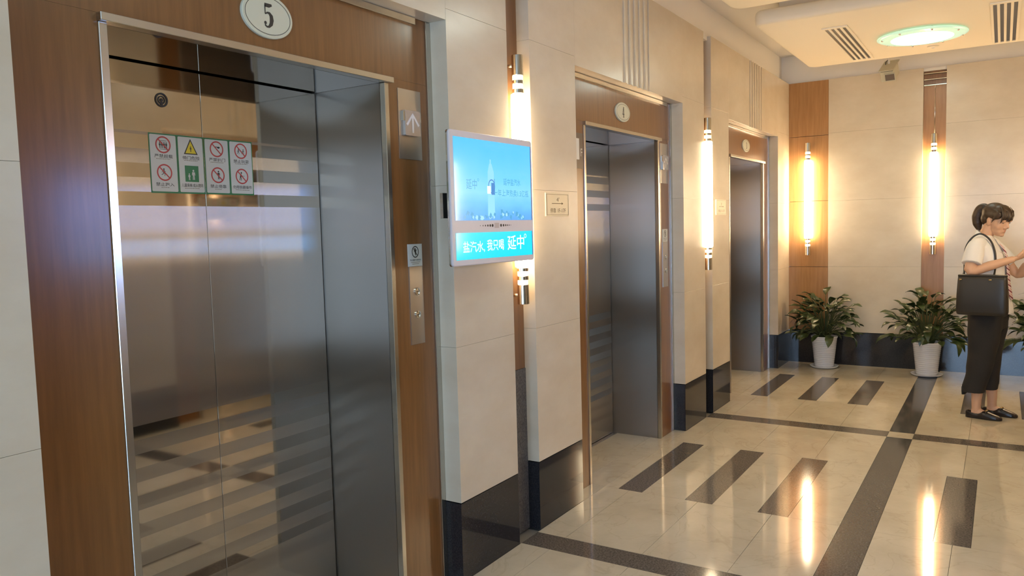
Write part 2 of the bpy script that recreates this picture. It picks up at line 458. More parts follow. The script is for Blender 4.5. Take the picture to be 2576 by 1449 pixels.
# ------------------------------------------------------------------ end wall
wall_e = structure('wall_back')
def endpanel(name, y0, y1, z0, z1, d0, d1, m, bev=.0006):
    return box(name, XE+d0, XE+d1, y0, y1, z0, z1, m, wall_e, bev)
for (y0, y1) in ((-.398, .08), (YM-.08, YM+.398)):
    for a, b in ((ZS+.004, 1.031), (1.031, 1.727), (1.727, 2.408), (2.408, ZW)):
        endpanel('wood_panel', y0+.001, y1-.001, a+.002, b-.002, 0, .05, wood_end)
for (y0, y1) in ((-1.269, -.398), (YM+.398, -1.467)):
    for a, b in ((ZS+.004, 1.034), (1.034, 1.722), (1.722, 2.425), (2.425, ZW)):
        endpanel('stone_panel', y0+G, y1-G, a+G, b-G, -.004, .05, stone)
endpanel('column_wood', -1.467, -1.269, ZS+.004, 2.805, .045, .052, wood_end)
for z0, z1 in ((2.815, 2.858), (2.872, 2.915), (2.929, ZW)):
    endpanel('louver_panel', -1.467, -1.269, z0, z1, .045, .052, wood)
for zc in (2.810, 2.865, 2.922):
    endpanel('chrome_strip', -1.466, -1.270, zc-.0045, zc+.0045, .034, .046, chrome, .001)
endpanel('granite_skirting', YM-.08, .08, 0, ZS, .0, .05, base_stone)
box('joint_backing', XE+.053, XE+.09, YM, 0, 0, ZW-.031, joint_dark, wall_e)
box('upper_band', XE+.095, XE+.12, YM-.1, .1, ZW-.02, 3.30, plaster, wall_e)
box('ledge', XE+.02, XE+.1, YM, 0, ZW-.03, ZW-.002, plaster, wall_e)

# ------------------------------------------------------------------ near end wall with its window
wall_n = structure('wall_front')
WY0, WY1, WZ0, WZ1 = -2.60, -.90, .25, 2.45
for a in ((YM-.1, WY0, 0, 3.3), (WY1, .1, 0, 3.3), (WY0, WY1, 0, WZ0), (WY0, WY1, WZ1, 3.3)):
    box('wall_section', XN-.15, XN, a[0], a[1], a[2], a[3], plaster, wall_n)
win = structure('window_1')
for a in ((WY0, WY0+.05, WZ0, WZ1), (WY1-.05, WY1, WZ0, WZ1), (WY0, WY1, WZ0, WZ0+.05), (WY0, WY1, WZ1-.05, WZ1), (-1.775, -1.725, WZ0, WZ1)):
    box('window_frame', XN-.10, XN-.04, a[0], a[1], a[2], a[3], trim_steel, win)
gm = bpy.data.materials.new('window_glass'); gm.use_nodes = True
n_, l_, b_ = nodes(gm); out = n_['Material Output']
tr = n_.new('ShaderNodeBsdfTransparent'); gl = n_.new('ShaderNodeBsdfGlossy'); gl.inputs['Roughness'].default_value = .02
mxs = n_.new('ShaderNodeMixShader'); mxs.inputs[0].default_value = .06
l_.new(tr.outputs[0], mxs.inputs[1]); l_.new(gl.outputs[0], mxs.inputs[2]); l_.new(mxs.outputs[0], out.inputs[0])
box('pane', XN-.073, XN-.067, WY0+.05, -1.775, WZ0+.05, WZ1-.05, gm, win); box('pane', XN-.073, XN-.067, -1.725, WY1-.05, WZ0+.05, WZ1-.05, gm, win)

# ------------------------------------------------------------------ ceiling with dropped panels
ceiling = structure('ceiling')
box('ceiling_slab', XN, XE+.12, YM-.12, .12, 3.275, 3.35, plaster, ceiling)
def drop_panel(x0, x1, y0, y1, z0=3.0, z1=3.115, r=.09, e=.035):
    bm = bmesh.new(); rings = []
    for inset, z in ((e+.0, z0), (e*.45, z0+e*.12), (e*.12, z0+e*.45), (0, z0+e), (0, z1-e), (e*.12, z1-e*.45), (e*.45, z1-e*.12), (e, z1)):
        ring = []
        for (cx, cy, a0) in ((x1-r,y1-r,0),(x0+r,y1-r,90),(x0+r,y0+r,180),(x1-r,y0+r,270)):
            for k in range(7):
                a = math.radians(a0+90*k/6); rr = r-inset
                ring.append(Vector((cx+rr*math.cos(a), cy+rr*math.sin(a), z)))
        rings.append(ring)
    loft(bm, rings)
    o = obj('dropped_panel', bm, ceil_plaster, ceiling, smooth=True)
    o.data.set_sharp_from_angle(angle=math.radians(40)) if hasattr(o.data, 'set_sharp_from_angle') else None
    box('panel_plinth', x0+.16, x1-.16, y0+.16, y1-.16, z1-.002, 3.276, plaster, ceiling)
drop_panel(5.846, 7.87, -2.42, -.32)
drop_panel(3.25, 5.347, -2.42, -.32)
drop_panel(.55, 2.75, -2.42, -.32)
drop_panel(-2.3, .05, -2.42, -.32)

def ceiling_light(cx, cy, label):
    t = thing('ceiling_light', label, 'ceiling light', (cx, cy, 2.999))
    bm = bmesh.new(); lathe(bm, [(.0005,-.040),(.10,-.0395),(.18,-.037),(.225,-.033),(.227,-.031)], (0,0,0), 48, True); obj('diffuser', bm, lamp_core, t, True)
    bm = bmesh.new(); lathe(bm, [(.227,-.031),(.27,-.030),(.305,-.024),(.330,-.014),(.330,-.009),(.30,-.016),(.227,-.024)], (0,0,0), 48); obj('glass_rim', bm, lamp_rim, t, True)
    bm = bmesh.new(); lathe(bm, [(.20,0),(.20,-.020),(.26,-.020),(.26,0)], (0,0,0), 40); obj('base', bm, white_plastic, t)
    for i in range(8):
        a = 2*PI*(i+.4)/8; bm = bmesh.new()
        lathe(bm, [(.0005,-.036),(.008,-.034),(.009,-.028),(.006,-.010),(.006,0)], (.295*math.cos(a), .295*math.sin(a), 0), 10, True); obj('clip', bm, chrome, t, True)
    return t
ceiling_light(7.0, -1.367, 'round frosted glass ceiling light glowing greenish white between two air vents')
ceiling_light(4.3, -1.367, 'round ceiling light above the middle elevator, outside the top of the frame')
ceiling_light(1.65, -1.367, 'round ceiling light above the nearest elevator, outside the top of the frame')

def vent(x0, x1, y0, y1, label):
    t = thing('air_vent', label, 'vent', ((x0+x1)/2, (y0+y1)/2, 3.0), 0, 'slotted ceiling air vents')
    L = x1-x0; Wd = y1-y0; z0 = -.010
    def b(name, a0, a1, c0, c1, m, za=z0, zb=-.0005): box(name, a0, a1, c0, c1, za, zb, m, t)
    b('backing', -L/2+.01, L/2-.01, -Wd/2+.01, Wd/2-.01, black_plastic, -.003, -.0005)
    b('frame', -L/2, -L/2+.035, -Wd/2, Wd/2, ceil_plaster); b('frame', L/2-.035, L/2, -Wd/2, Wd/2, ceil_plaster)
    n = 4; gap = .024; slat = (Wd-n*gap)/(n+1)
    y = -Wd/2
    for i in range(n+1):
        b('slat', -L/2+.036, L/2-.036, y, y+slat, ceil_plaster); y += slat+gap
    return t
vent(6.27, 7.72, -.920, -.735, 'slotted air vent in the ceiling panel, left of the round light')
vent(6.27, 7.76, -2.03, -1.845, 'slotted air vent in the ceiling panel, right of the round light')
t = thing('smoke_detector', 'small flat round detector on the ceiling beside the round light', 'detector', (7.56, -1.41, 3.0))
bm = bmesh.new(); lathe(bm, [(.0005,-.012),(.035,-.012),(.042,-.008),(.048,-.0005)], (0,0,0), 28, True); obj('housing', bm, ceil_plaster, t, True)
bm = bmesh.new(); lathe(bm, [(.0005,-.015),(.012,-.015),(.014,-.0115)], (0,0,0), 16, True); obj('sensor', bm, white_plastic, t, True)

# ------------------------------------------------------------------ security camera
t = thing('security_camera', 'boxy beige security camera hanging by a rod from the ceiling', 'camera', (8.25, -.985, 3.275))
bm = bmesh.new(); limb(bm, [(0,0,0),(0,0,-.30)], .011, 12); obj('rod', bm, plaster, t, True)
bm = bmesh.new(); limb(bm, [(0,.01,-.22),(-.02,.025,-.24),(-.01,.03,-.29)], .004, 8); obj('cable', bm, black_plastic, t, True)
housing = mat('camera_housing', (.50,.47,.36), .5)
def tilt_box(name, sx, sy, sz, c, m, rot, bev=.004):
    bm = bmesh.new(); bbox(bm, -sx/2, sx/2, -sy/2, sy/2, -sz/2, sz/2, bev)
    o = obj(name, bm, m, t); o.location = c; o.rotation_euler = rot; return o
tilt_box('housing', .20, .115, .10, (-.02,-.01,-.345), housing, (0, math.radians(-30), math.radians(-8)))
tilt_box('sun_shield', .26, .135, .008, (-.045,-.006,-.282), housing, (0, math.radians(-30), math.radians(-8)), .002)
tilt_box('glass_window', .006, .082, .06, (-.115,-.023,-.405), mat('camera_glass', (.16,.13,.11), .1), (0, math.radians(-30), math.radians(-8)), .001)
tilt_box('window_frame', .01, .10, .078, (-.111,-.022,-.403), housing, (0, math.radians(-30), math.radians(-8)), .001)

# ------------------------------------------------------------------ wall sconces
def sconce(x, y, rz, label, cable=False):
    t = thing('wall_sconce', label, 'wall light', (x, y, 1.745), rz, 'lit tube wall lights')
    R = .028; z = lambda a: a-1.745
    bm = bmesh.new(); lathe(bm, [(.0005, z(1.335)), (.034, z(1.337)), (.036, z(1.36)), (.036, z(2.13)), (.034, z(2.153)), (.0005, z(2.155))], (0,0,0), 24); obj('glass_tube', bm, tube, t, True)
    def ring(name, a, b, m, r=R):
        bm = bmesh.new(); lathe(bm, [(.0005, z(a)), (r-.0015, z(a)), (r, z(a)+.0015), (r, z(b)-.0015), (r-.0015, z(b)), (.0005, z(b))], (0,0,0), 24); o = obj(name, bm, m, t, True)
        o.data.set_sharp_from_angle(angle=math.radians(40)); return o
    ring('cap', 2.241, 2.335, chrome); ring('lit_band', 2.219, 2.240, tube_band, R-.003); ring('cap_ring', 2.201, 2.218, chrome); ring('lit_band', 2.178, 2.200, tube_band, R-.003); ring('cap_ring', 2.156, 2.177, chrome)
    ring('cap', 1.158, 1.252, chrome); ring('lit_band', 1.253, 1.274, tube_band, R-.003); ring('cap_ring', 1.275, 1.294, chrome); ring('lit_band', 1.295, 1.316, tube_band, R-.003); ring('cap_ring', 1.317, 1.334, chrome)
    for zc in (2.29, 1.20):
        bm = bmesh.new(); limb(bm, [(0, .02, z(zc)), (0, .068, z(zc))], .008, 10); obj('wall_arm', bm, chrome, t, True)
    return t
sconce(2.955, .0, 0, 'lit tube wall light partly hidden behind the blue display screen')
sconce(5.750, .0, 0, 'lit tube wall light in the slot between elevators 4 and 3')
sconce(XE-.05, -.203, -PI/2, 'lit tube wall light on the brown wood panel in the far left corner')
sconce(XE-.012, -1.368, -PI/2, 'lit tube wall light in the narrow column above the middle plant')
sconce(XE-.05, YM+.203, -PI/2, 'lit tube wall light on the far right wood panel behind the woman')
sconce(2.955, YM, PI, 'lit tube wall light on the opposite wall, facing the display screen')
sconce(5.750, YM, PI, 'lit tube wall light on the opposite wall, farther from the camera')
t = thing('conduit', 'thin chrome conduit running up the narrow column from its tube light', 'conduit', (XE+.040, -1.368, 2.335))
bm = bmesh.new(); limb(bm, [(0,0,.0),(0,0,.468)], .0035, 8); obj('rod', bm, chrome, t, True)

# ------------------------------------------------------------------ number plates
def numeral(pl, n, cx, cz, h, m, parent, d):
    bm = bmesh.new(); k = h/2
    S_ = lambda pts: stroke(bm, pl, [(cx+x*k, cz+z*k, w_*k) for x, z, w_ in pts], d)
    if n == 5:
        S_([(-.34,.82,.30),(.10,.82,.32),(.40,.90,.16)]); S_([(-.30,.85,.10),(-.30,.10,.10)])
        S_([(-.30,.10,.08),(-.10,.24,.14),(.12,.22,.24),(.30,.02,.36),(.34,-.28,.40),(.26,-.62,.34),(.04,-.86,.20),(-.18,-.90,.14),(-.38,-.76,.14)])
        disk(bm, pl, cx-.32*k, cz-.60*k, .13*k, .14*k, d+.0001, 14)
    elif n == 4:
        S_([(.14,.96,.10),(-.40,-.36,.10)]); S_([(-.44,-.38,.13),(.46,-.38,.13)]); S_([(.16,.98,.30),(.16,-.95,.30)]); S_([(-.06,-.93,.10),(.38,-.93,.10)])
    else:
        S_([(-.36,.62,.16),(-.16,.90,.16),(.10,.88,.26),(.26,.56,.34),(.14,.18,.22),(-.08,.06,.12)])
        S_([(-.08,.06,.12),(.22,-.06,.26),(.34,-.44,.38),(.16,-.84,.24),(-.12,-.92,.14),(-.38,-.70,.16)])
    obj('numeral', bm, m, parent)
def number_plate(k, cx, rx, rz, label, opp=False):
    S = Side(opp); yy = S.y(YR_)
    t = thing('number_plate', label, 'sign', (cx, yy, 2.232), PI if opp else 0)
    pl = Plane((0,0,0), (1,0,0), (0,0,1))
    bm = bmesh.new()
    rings = [[pl.p(a*math.cos(2*PI*i/48), b*math.sin(2*PI*i/48), d) for i in range(48)] for a, b, d in ((rx,rz,.0),(rx,rz,.008),(rx-.003,rz-.003,.010))]
    loft(bm, rings); obj('disc', bm, cream_print, t)
    bm = bmesh.new(); ringp(bm, pl, 0, 0, rx-.011, rz-.011, .002, .0105, 48); obj('border_line', bm, ink, t)
    numeral(pl, k, 0, 0, rz*1.12, ink, t, .0106)
number_plate(5, 1.547, .1035, .0715, 'cream oval plate with dark numeral 5 above the nearest elevator')
number_plate(4, 4.343, .1080, .0600, 'cream oval plate with numeral 4 above the middle elevator')
number_plate(3, 7.123, .1180, .0570, 'small cream oval plate with numeral 3 above the farthest elevator')
number_plate(4, 4.343, .1080, .0600, 'cream oval number plate on the opposite wall elevator', True)

# ------------------------------------------------------------------ lantern plates and call panels
arrow_white = mat('frosted_arrow', (.80,.74,.72), .5)
def lantern(x0, x1, label):
    t = thing('hall_lantern', label, 'indicator', ((x0+x1)/2, YR_, 1.952)); pl = Plane((0,0,0), (1,0,0), (0,0,1)); h = .139; wv = (x1-x0)/2
    plate('plate', pl, -wv, wv, -h, h, .003, plate_steel, t)
    plate('lens', pl, -.044, .050, -.045, .055, .012, glass_plate, t, .003, .004)
    b = bmesh.new(); stroke(b, pl, [(.003,-.034,.011),(.003,.036,.011)], .0156); stroke(b, pl, [(-.034,-.004,.011),(.003,.040,.012),(.040,-.004,.011)], .0157); obj('arrow', b, arrow_white, t)
    for sx in (-.049, .054):
        plate('lens_clip', pl, sx-.003, sx+.003, .012, .050, .011, chrome, t, .003)
lantern(2.185, 2.326, 'large brushed steel up-arrow plate between nearest elevator and the blue display')
lantern(4.976, 5.117, 'small distant up-arrow plate on the middle elevator right wood strip')
red = mat('sign_red', (.55,.06,.05), .5); green = mat('sign_green', (.03,.20,.07), .45); yellow = mat('sign_yellow', (.78,.60,.02), .5); paper = mat('sticker_white', (.66,.67,.64), .35)
def call_panel(x0, x1, z0, z1, zb, label, lab2):
    cx = (x0+x1)/2; t = thing('call_panel', label, 'button panel', (cx, YR_, z0)); pl = Plane((0,0,0), (1,0,0), (0,0,1)); w2 = (x1-x0)/2
    plate('plate', pl, -w2, w2, 0, z1-z0, .004, plate_steel, t)
    for zz in (zb, zb-.095):
        b = bmesh.new(); rs = [[pl.p(r*math.cos(2*PI*i/24), zz-z0+r*math.sin(2*PI*i/24), d) for i in range(24)] for r, d in ((.0155,.004),(.0155,.009),(.012,.010),(.012,.007),(.0005,.0075))]
        loft(b, rs, True, False); bt = obj('call_button', b, chrome, t)
        b = bmesh.new(); s_ = 1 if zz == zb else -1
        stroke(b, pl, [(-.004, zz-z0-.002*s_), (0, zz-z0+.004*s_), (.004, zz-z0-.002*s_)], .0078, .0016); obj('symbol', b, ink, bt)
    st = thing('safety_sticker', lab2, 'sticker', (cx, YR_, z1)); 
    plate('backing', pl, -w2-.002, w2+.001, .001, .092, .003, paper, st)
    b = bmesh.new(); ringp(b, pl, 0, .060, .022, .024, .004, .0034); stroke(b, pl, [(-.014,.076),(.014,.044)], .0035, .003); obj('prohibition_ring', b, ink, st)
    b = bmesh.new(); stroke(b, pl, [(-.002,.076,.006),(.001,.060,.010),(.003,.046,.004)], .0033); stroke(b, pl, [(-.008,.062),(.010,.068)], .0033, .003); obj('figure', b, ink, st)
    text('禁止触摸 注意安全', pl, 0, .027, .070, .007, .0034, ink, st)
    b = bmesh.new(); rectp(b, pl, -.030, .030, .017, .0185, .0034); rectp(b, pl, -.022, .022, .010, .0115, .0034); obj('small_print', b, ink_brown, st)
call_panel(2.215, 2.301, 1.058, 1.378, 1.275, 'large steel call button strip with two buttons beside the nearest elevator', 'bluish safety sticker topping the nearest call button strip')
call_panel(5.004, 5.100, 1.078, 1.398, 1.290, 'small distant call button strip on the middle elevator right side', 'tiny distant safety sticker at the middle elevator')
# floor indicator on the left stile of lift 4
t = thing('floor_indicator', 'dark floor indicator plate with white F left of the number 4 elevator', 'indicator', (3.70, YR_, 1.953)); pl = Plane((0,0,0), (1,0,0), (0,0,1))
plate('plate', pl, -.089, .089, -.100, .098, .004, mat('smoked_plate', (.16,.13,.11), .3, .4), t)
plate('white_label', pl, -.060, .034, -.052, .066, .004, mat('indicator_white', (.75,.74,.70), .4), t, .004)
text('F', pl, .068, -.010, .020, .044, .0045, paper, t)
# the same plates on the opposite wall
def direction_sign(x0, x1, z0, z1, n, label):
    t = thing('direction_sign', label, 'sign', ((x0+x1)/2, 0, (z0+z1)/2)); pl = Plane((0,0,0), (1,0,0), (0,0,1)); W = (x1-x0)/2; H = (z1-z0)/2
    plate('plate', pl, -W, W, -H, H, .006, sign_plate, t)
    b = bmesh.new()
    g = .006
    for (a0, a1, c0, c1) in ((-W+g, W-g, H-g-.0016, H-g), (-W+g, W-g, -H+g, -H+g+.0016), (-W+g, -W+g+.003, -H+g, H-g), (W-g-.003, W-g, -H+g, H-g)): rectp(b, pl, a0, a1, c0, c1, .0065)
    obj('border_line', b, ink_brown, t)
    text("%d'" % n, pl, .002, .026, .030, .022, .0066, ink_brown, t)
    b = bmesh.new(); stroke(b, pl, [(-.062,.006),(.045,.006)], .0066, .0030); poly(b, pl, [(.040,.0125),(.060,.006),(.040,-.0005)], .0067); obj('arrow', b, ink_brown, t)
    text('停靠', pl, -.050, -.030, .060, .024, .0066, ink_brown, t); text('1F-17F', pl, .042, -.030, .086, .020, .0066, ink_brown, t)
direction_sign(3.186, 3.430, 1.580, 1.698, 4, 'small brass-coloured direction sign with an arrow reading 1F-17F beside elevator 4')
direction_sign(5.935, 6.199, 1.588, 1.711, 3, 'small faded direction sign on the stone pier left of elevator 3')

# ------------------------------------------------------------------ warning stickers
def prohibit(b, pl, cx, cz, r): ringp(b, pl, cx, cz, r, r, r*.17, .0016); stroke(b, pl, [(cx-r*.62, cz+r*.62), (cx+r*.62, cz-r*.62)], .0017, r*.15)
def man(b, pl, cx, cz, s, pose=0, d=.0014):
    disk(b, pl, cx, cz+s*.62, s*.15, s*.15, d, 12)
    if pose == 0:   # standing / leaning
        stroke(b, pl, [(cx, cz+s*.42, s*.30), (cx, cz-s*.1, s*.26)], d); stroke(b, pl, [(cx-s*.06, cz-s*.1, s*.12), (cx-s*.10, cz-s*.7, s*.12)], d); stroke(b, pl, [(cx+s*.08, cz-s*.1, s*.12), (cx+s*.12, cz-s*.7, s*.12)], d); stroke(b, pl, [(cx-s*.18, cz+s*.4, s*.09), (cx-s*.24, cz-s*.05, s*.09)], d); stroke(b, pl, [(cx+s*.18, cz+s*.4, s*.09), (cx+s*.24, cz-s*.05, s*.09)], d)
    elif pose == 1: # running
        stroke(b, pl, [(cx+s*.02, cz+s*.42, s*.24), (cx-s*.08, cz-s*.05, s*.22)], d); stroke(b, pl, [(cx-s*.08, cz-s*.05, s*.12), (cx+s*.18, cz-s*.25, s*.12), (cx+s*.12, cz-s*.65, s*.1)], d); stroke(b, pl, [(cx-s*.1, cz-s*.05, s*.12), (cx-s*.26, cz-s*.35, s*.12), (cx-s*.55, cz-s*.40, s*.1)], d); stroke(b, pl, [(cx, cz+s*.38, s*.09), (cx+s*.35, cz+s*.12, s*.09)], d); stroke(b, pl, [(cx, cz+s*.38, s*.09), (cx-s*.32, cz+s*.2, s*.09), (cx-s*.45, cz+s*.0, s*.09)], d)
    else:           # with a tool
        stroke(b, pl, [(cx-s*.1, cz+s*.42, s*.26), (cx-s*.2, cz-s*.15, s*.30)], d); stroke(b, pl, [(cx-s*.2, cz-s*.15, s*.13), (cx-s*.02, cz-s*.4, s*.12), (cx-s*.05, cz-s*.75, s*.1)], d); stroke(b, pl, [(cx-s*.25, cz-s*.15, s*.13), (cx-s*.4, cz-s*.7, s*.12)], d); stroke(b, pl, [(cx-s*.1, cz+s*.35, s*.08), (cx+s*.2, cz+s*.05, s*.08), (cx+s*.65, cz+s*.05, s*.05)], d)
def sticker(xc, kind, label, opp=False, parts=True):
    S = Side(opp); t = thing('warning_sticker', label, 'sticker', (xc, S.y(YD), 1.774), PI if opp else 0)
    pl = Plane((0,0,0), (1,0,0), (0,0,1)); W = .052; H = .100
    plate('green_border', pl, -W, W, -H, H, .0008, green, t)
    plate('white_sheet', pl, -W+.0035, W-.0035, -H+.0055, H-.0045, .0004, paper, t, .0008, .004)
    top, bot = .0625, -.0305
    names = {1: ('严禁超载', '禁止跑入'), 2: ('倚门危险', '儿童乘梯 成人陪同'), 3: ('严禁扒门', '禁止倚靠'), 4: ('禁止玩耍', '勿用锐器操作')}[kind]
    r = .0285
    fb_ = bmesh.new()
    if kind == 2:
        b = bmesh.new(); poly(b, pl, [(-.0275, top-.026), (.0275, top-.026), (0, top+.028)], .0014); obj('triangle_edge', b, ink, t)
        b = bmesh.new(); poly(b, pl, [(-.0215, top-.0225), (.0215, top-.0225), (0, top+.0205)], .0016); obj('triangle', b, yellow, t)
        man(fb_, pl, 0, top-.008, .013, 0, .0018)
        b = bmesh.new(); rectp(b, pl, -.027, .027, bot-.028, bot+.028, .0014); obj('green_square', b, green, t)
        b = bmesh.new(); man(b, pl, .006, bot-.004, .024, 0, .0018); man(b, pl, -.011, bot-.011, .016, 0, .0018); obj('guardian_figures', b, paper, t)
    else:
        for zc in (top, bot):
            rb = bmesh.new(); prohibit(rb, pl, 0, zc, r); obj('prohibition_ring', rb, red, t)
        if kind == 1:
            stroke(fb_, pl, [(-.013, top+.013), (.013, top+.013)], .0014, .0014); stroke(fb_, pl, [(-.013, top-.015), (.013, top-.015)], .0014, .0014)
            for x in (-.012, -.004, .004, .012): man(fb_, pl, x, top-.002, .014)
            man(fb_, pl, -.002, bot, .018, 1)
        elif kind == 3:
            disk(fb_, pl, .008, top+.006, .0055, .0035, .0014, 12); stroke(fb_, pl, [(-.006, top+.008), (.014, top+.007)], .0014, .0024)
            man(fb_, pl, .003, bot, .021, 0)
        else:
            man(fb_, pl, -.010, top-.003, .014, 1); man(fb_, pl, .011, top-.003, .014, 1); man(fb_, pl, -.002, bot, .021, 2)
    obj('figure', fb_, ink, t)
    text(names[0], pl, 0, top-.038, .068, .0125, .0015, ink, t, bold=.006); text(names[1], pl, 0, bot-.040, .068 if kind < 4 and kind != 2 else .084, .0125, .0015, ink, t, bold=.004)
    b = bmesh.new()
    for zz, ww in ((top-.0475, .056), (bot-.0505, .030 if kind % 2 else .062)):
        x = -ww/2
        while x < ww/2-.003:
            l = random.uniform(.003, .008); rectp(b, pl, x, min(x+l, ww/2), zz-.0008, zz+.0008, .0015); x += l+.0014
    obj('small_print', b, ink_brown, t)
SLAB = {1: 'leftmost of the four green-edged warning stickers, with the overloading and running symbols',
        2: 'warning sticker with the yellow triangle and green guardian square',
        3: 'third warning sticker, just right of the seam between the steel doors',
        4: 'rightmost of the four green-edged warning stickers, with the playing and tool symbols'}
for k in (1, 2, 3, 4): sticker(1.3955 + .1052*(k-1) + (.0015 if k > 2 else 0), k, SLAB[k])
OLAB = {1: 'mirrored warning sticker with overloading symbol, on the opposite elevator doors', 2: 'mirrored warning sticker with yellow triangle, on the opposite elevator doors', 3: 'mirrored warning sticker with prying symbol, on the opposite elevator doors', 4: 'mirrored warning sticker with playing symbol, on the opposite elevator doors'}
for k in (1, 2, 3, 4): sticker(4.374 + .158 - .1052*(k-1), k, OLAB[k], True)

# ------------------------------------------------------------------ advertising display
def screen_mat():
    m = bpy.data.materials.new('screen_picture'); m.use_nodes = True
    n, l, b = nodes(m)
    tc = n.new('ShaderNodeTexCoord'); sp = n.new('ShaderNodeSeparateXYZ'); l.new(tc.outputs['Generated'], sp.inputs[0])
    cr = n.new('ShaderNodeValToRGB'); e = cr.color_ramp.elements
    e[0].position = 0.0; e[0].color = (.10,.34,.74,1); e[1].position = 1.0; e[1].color = (.07,.46,.88,1)
    for p_, c_ in ((.10,(.11,.40,.78,1)), (.22,(.15,.50,.80,1)), (.36,(.22,.60,.84,1)), (.62,(.13,.53,.86,1))): q_ = e.new(p_); q_.color = c_
    nz = n.new('ShaderNodeTexNoise'); nz.inputs['Scale'].default_value = 7; nz.inputs['Detail'].default_value = 5
    l.new(tc.outputs['Generated'], nz.inputs['Vector'])
    ad = n.new('ShaderNodeMath'); ad.operation = 'MULTIPLY_ADD'; ad.inputs[1].default_value = .16; l.new(nz.outputs['Fac'], ad.inputs[0])
    sb = n.new('ShaderNodeMath'); sb.operation = 'SUBTRACT'; sb.inputs[1].default_value = .08; l.new(sp.outputs['Z'], sb.inputs[0]); l.new(sb.outputs[0], ad.inputs[2])
    l.new(ad.outputs[0], cr.inputs[0])
    b.inputs['Base Color'].default_value = (.02,.02,.02,1); b.inputs['Roughness'].default_value = .08
    l.new(cr.outputs[0], b.inputs['Emission Color']); b.inputs['Emission Strength'].default_value = .75
    return m
scr = screen_mat()
def emit(name, c, s=1.0): return mat(name, (.02,.02,.02), .1, emis=c, estr=s)
cyan = emit('screen_cyan', (.005,.62,.82), .75); ewhite = emit('screen_white', (.80,.95,.95), .75); eslate = emit('screen_slate', (.07,.32,.56), .75); epale = emit('screen_pale', (.24,.60,.86), .75); enavy = emit('screen_navy', (.05,.20,.50), .75); eice = emit('screen_ice', (.30,.62,.86), .75)
scr2 = emit('screen_bright', (.20,.38,1.0), 8.0); cyan2 = emit('screen_bright_lower', (.08,.38,1.0), 10.0)
def display(x, y, rz, label):
    t = thing('advertising_display', label, 'display', (x, y, 1.648), rz); pl = Plane((0,0,0), (1,0,0), (0,0,1)); W, H = .317, .272
    plate('rear_case', pl, -W+.040, W-.040, -H+.035, H-.035, .035, black_plastic, t, -.030, .012)
    plate('chrome_edge', pl, -W, W, -H, H, .008, chrome, t, -.006, .014)
    bm = bmesh.new()
    def rr(i, d, r=.014):
        out = []
        for (cx, cz, a0) in ((W-r,H-r,0),(-W+r,H-r,90),(-W+r,-H+r,180),(W-r,-H+r,270)):
            for k in range(5):
                a = math.radians(a0+90*k/4); out.append(pl.p(cx+(r-i)*math.cos(a), cz+(r-i)*math.sin(a), d))
        return out
    loft(bm, [rr(.001,.002), rr(0,.005), rr(.0005,.009), rr(.004,.012)]); obj('front_case', bm, tv_white, t)
    sx0, sx1 = -.292, .297
    plate('screen', pl, sx0, sx1, -.088, .245, .0012, scr2 if rz else scr, t, .0125)
    lo_ = plate('lower_panel', pl, sx0, sx1, -.247, -.138, .0012, cyan2 if rz else cyan, t, .0125)
    D = .0146
    b = bmesh.new(); rectp(b, pl, sx1-.001, sx1+.006, -.088, .245, .0128); rectp(b, pl, sx1-.001, sx1+.006, -.247, -.138, .0128); obj('screen_edge', b, emit('edge_blue', (.02,.06,.25), .8), t)
    text('延中', pl, -.175, .060, .075, .042, D, eslate, t); b = bmesh.new(); ringp(b, pl, -.127, .079, .006, .006, .002, D); obj('registered_ring', b, eslate, t)
    text('延中盐汽水', pl, .135, .078, .140, .030, D, eslate, t, bold=.004); text('一年上海热卖1.5亿瓶', pl, .130, .030, .285, .030, D, eslate, t, bold=.003)
    # bottle picture
    b = bmesh.new(); poly(b, pl, [(-.055,.115),(-.008,.115),(-.006,-.070),(-.060,-.070)], D-.0006); poly(b, pl, [(-.042,.150),(-.024,.150),(-.008,.115),(-.055,.115)], D-.0006); rectp(b, pl, -.038, -.028, .150, .168, D-.0006); obj('bottle_picture', b, epale, t)
    b = bmesh.new(); ringp(b, pl, -.028, .055, .026, .030, .005, D); stroke(b, pl, [(-.006,.088),(-.006,.020)], D, .004); rectp(b, pl, -.030, -.008, .020, .070, D-.0003); obj('bottle_label', b, enavy, t)
    b = bmesh.new(); rectp(b, pl, -.062, -.036, .024, .056, D+.0002); obj('bottle_highlight', b, ewhite, t)
    # ice heap along the lower edge of the picture
    b1 = bmesh.new(); b2 = bmesh.new(); rnd = random.Random(3)
    for i in range(46):
        cx = rnd.uniform(sx0+.02, sx1-.02); cz = -.088+rnd.uniform(.008, .012+.030*abs(math.sin(cx*9+1)))
        s = rnd.uniform(.006, .014); a0 = rnd.uniform(0, 6)
        pts = [(cx+s*math.cos(a0+2*PI*k/4)*rnd.uniform(.7,1.2), max(cz+s*math.sin(a0+2*PI*k/4)*rnd.uniform(.7,1.2), -.0878)) for k in range(4)]
        poly(b1 if i % 3 else b2, pl, pts, D-.0008+i*.00001)
    obj('ice_picture', b1, eslate, t); obj('ice_picture', b2, eice, t)
    text('盐汽水,', pl, -.170, -.197, .155, .048, D, ewhite, t, bold=.008); text('我只喝', pl, -.010, -.193, .130, .048, D, ewhite, t, bold=.008)
    text('延中', pl, .155, -.187, .140, .064, D, ewhite, t, bold=.008); b = bmesh.new(); ringp(b, pl, .236, -.160, .010, .010, .0032, D); obj('registered_ring', b, ewhite, t)
    b = bmesh.new()
    for i, xx in enumerate((-.118,-.098,-.080,-.062,-.044,-.026)): disk(b, pl, xx, -.110, .002+.0011*i, .002+.0009*i, .0124, 12)
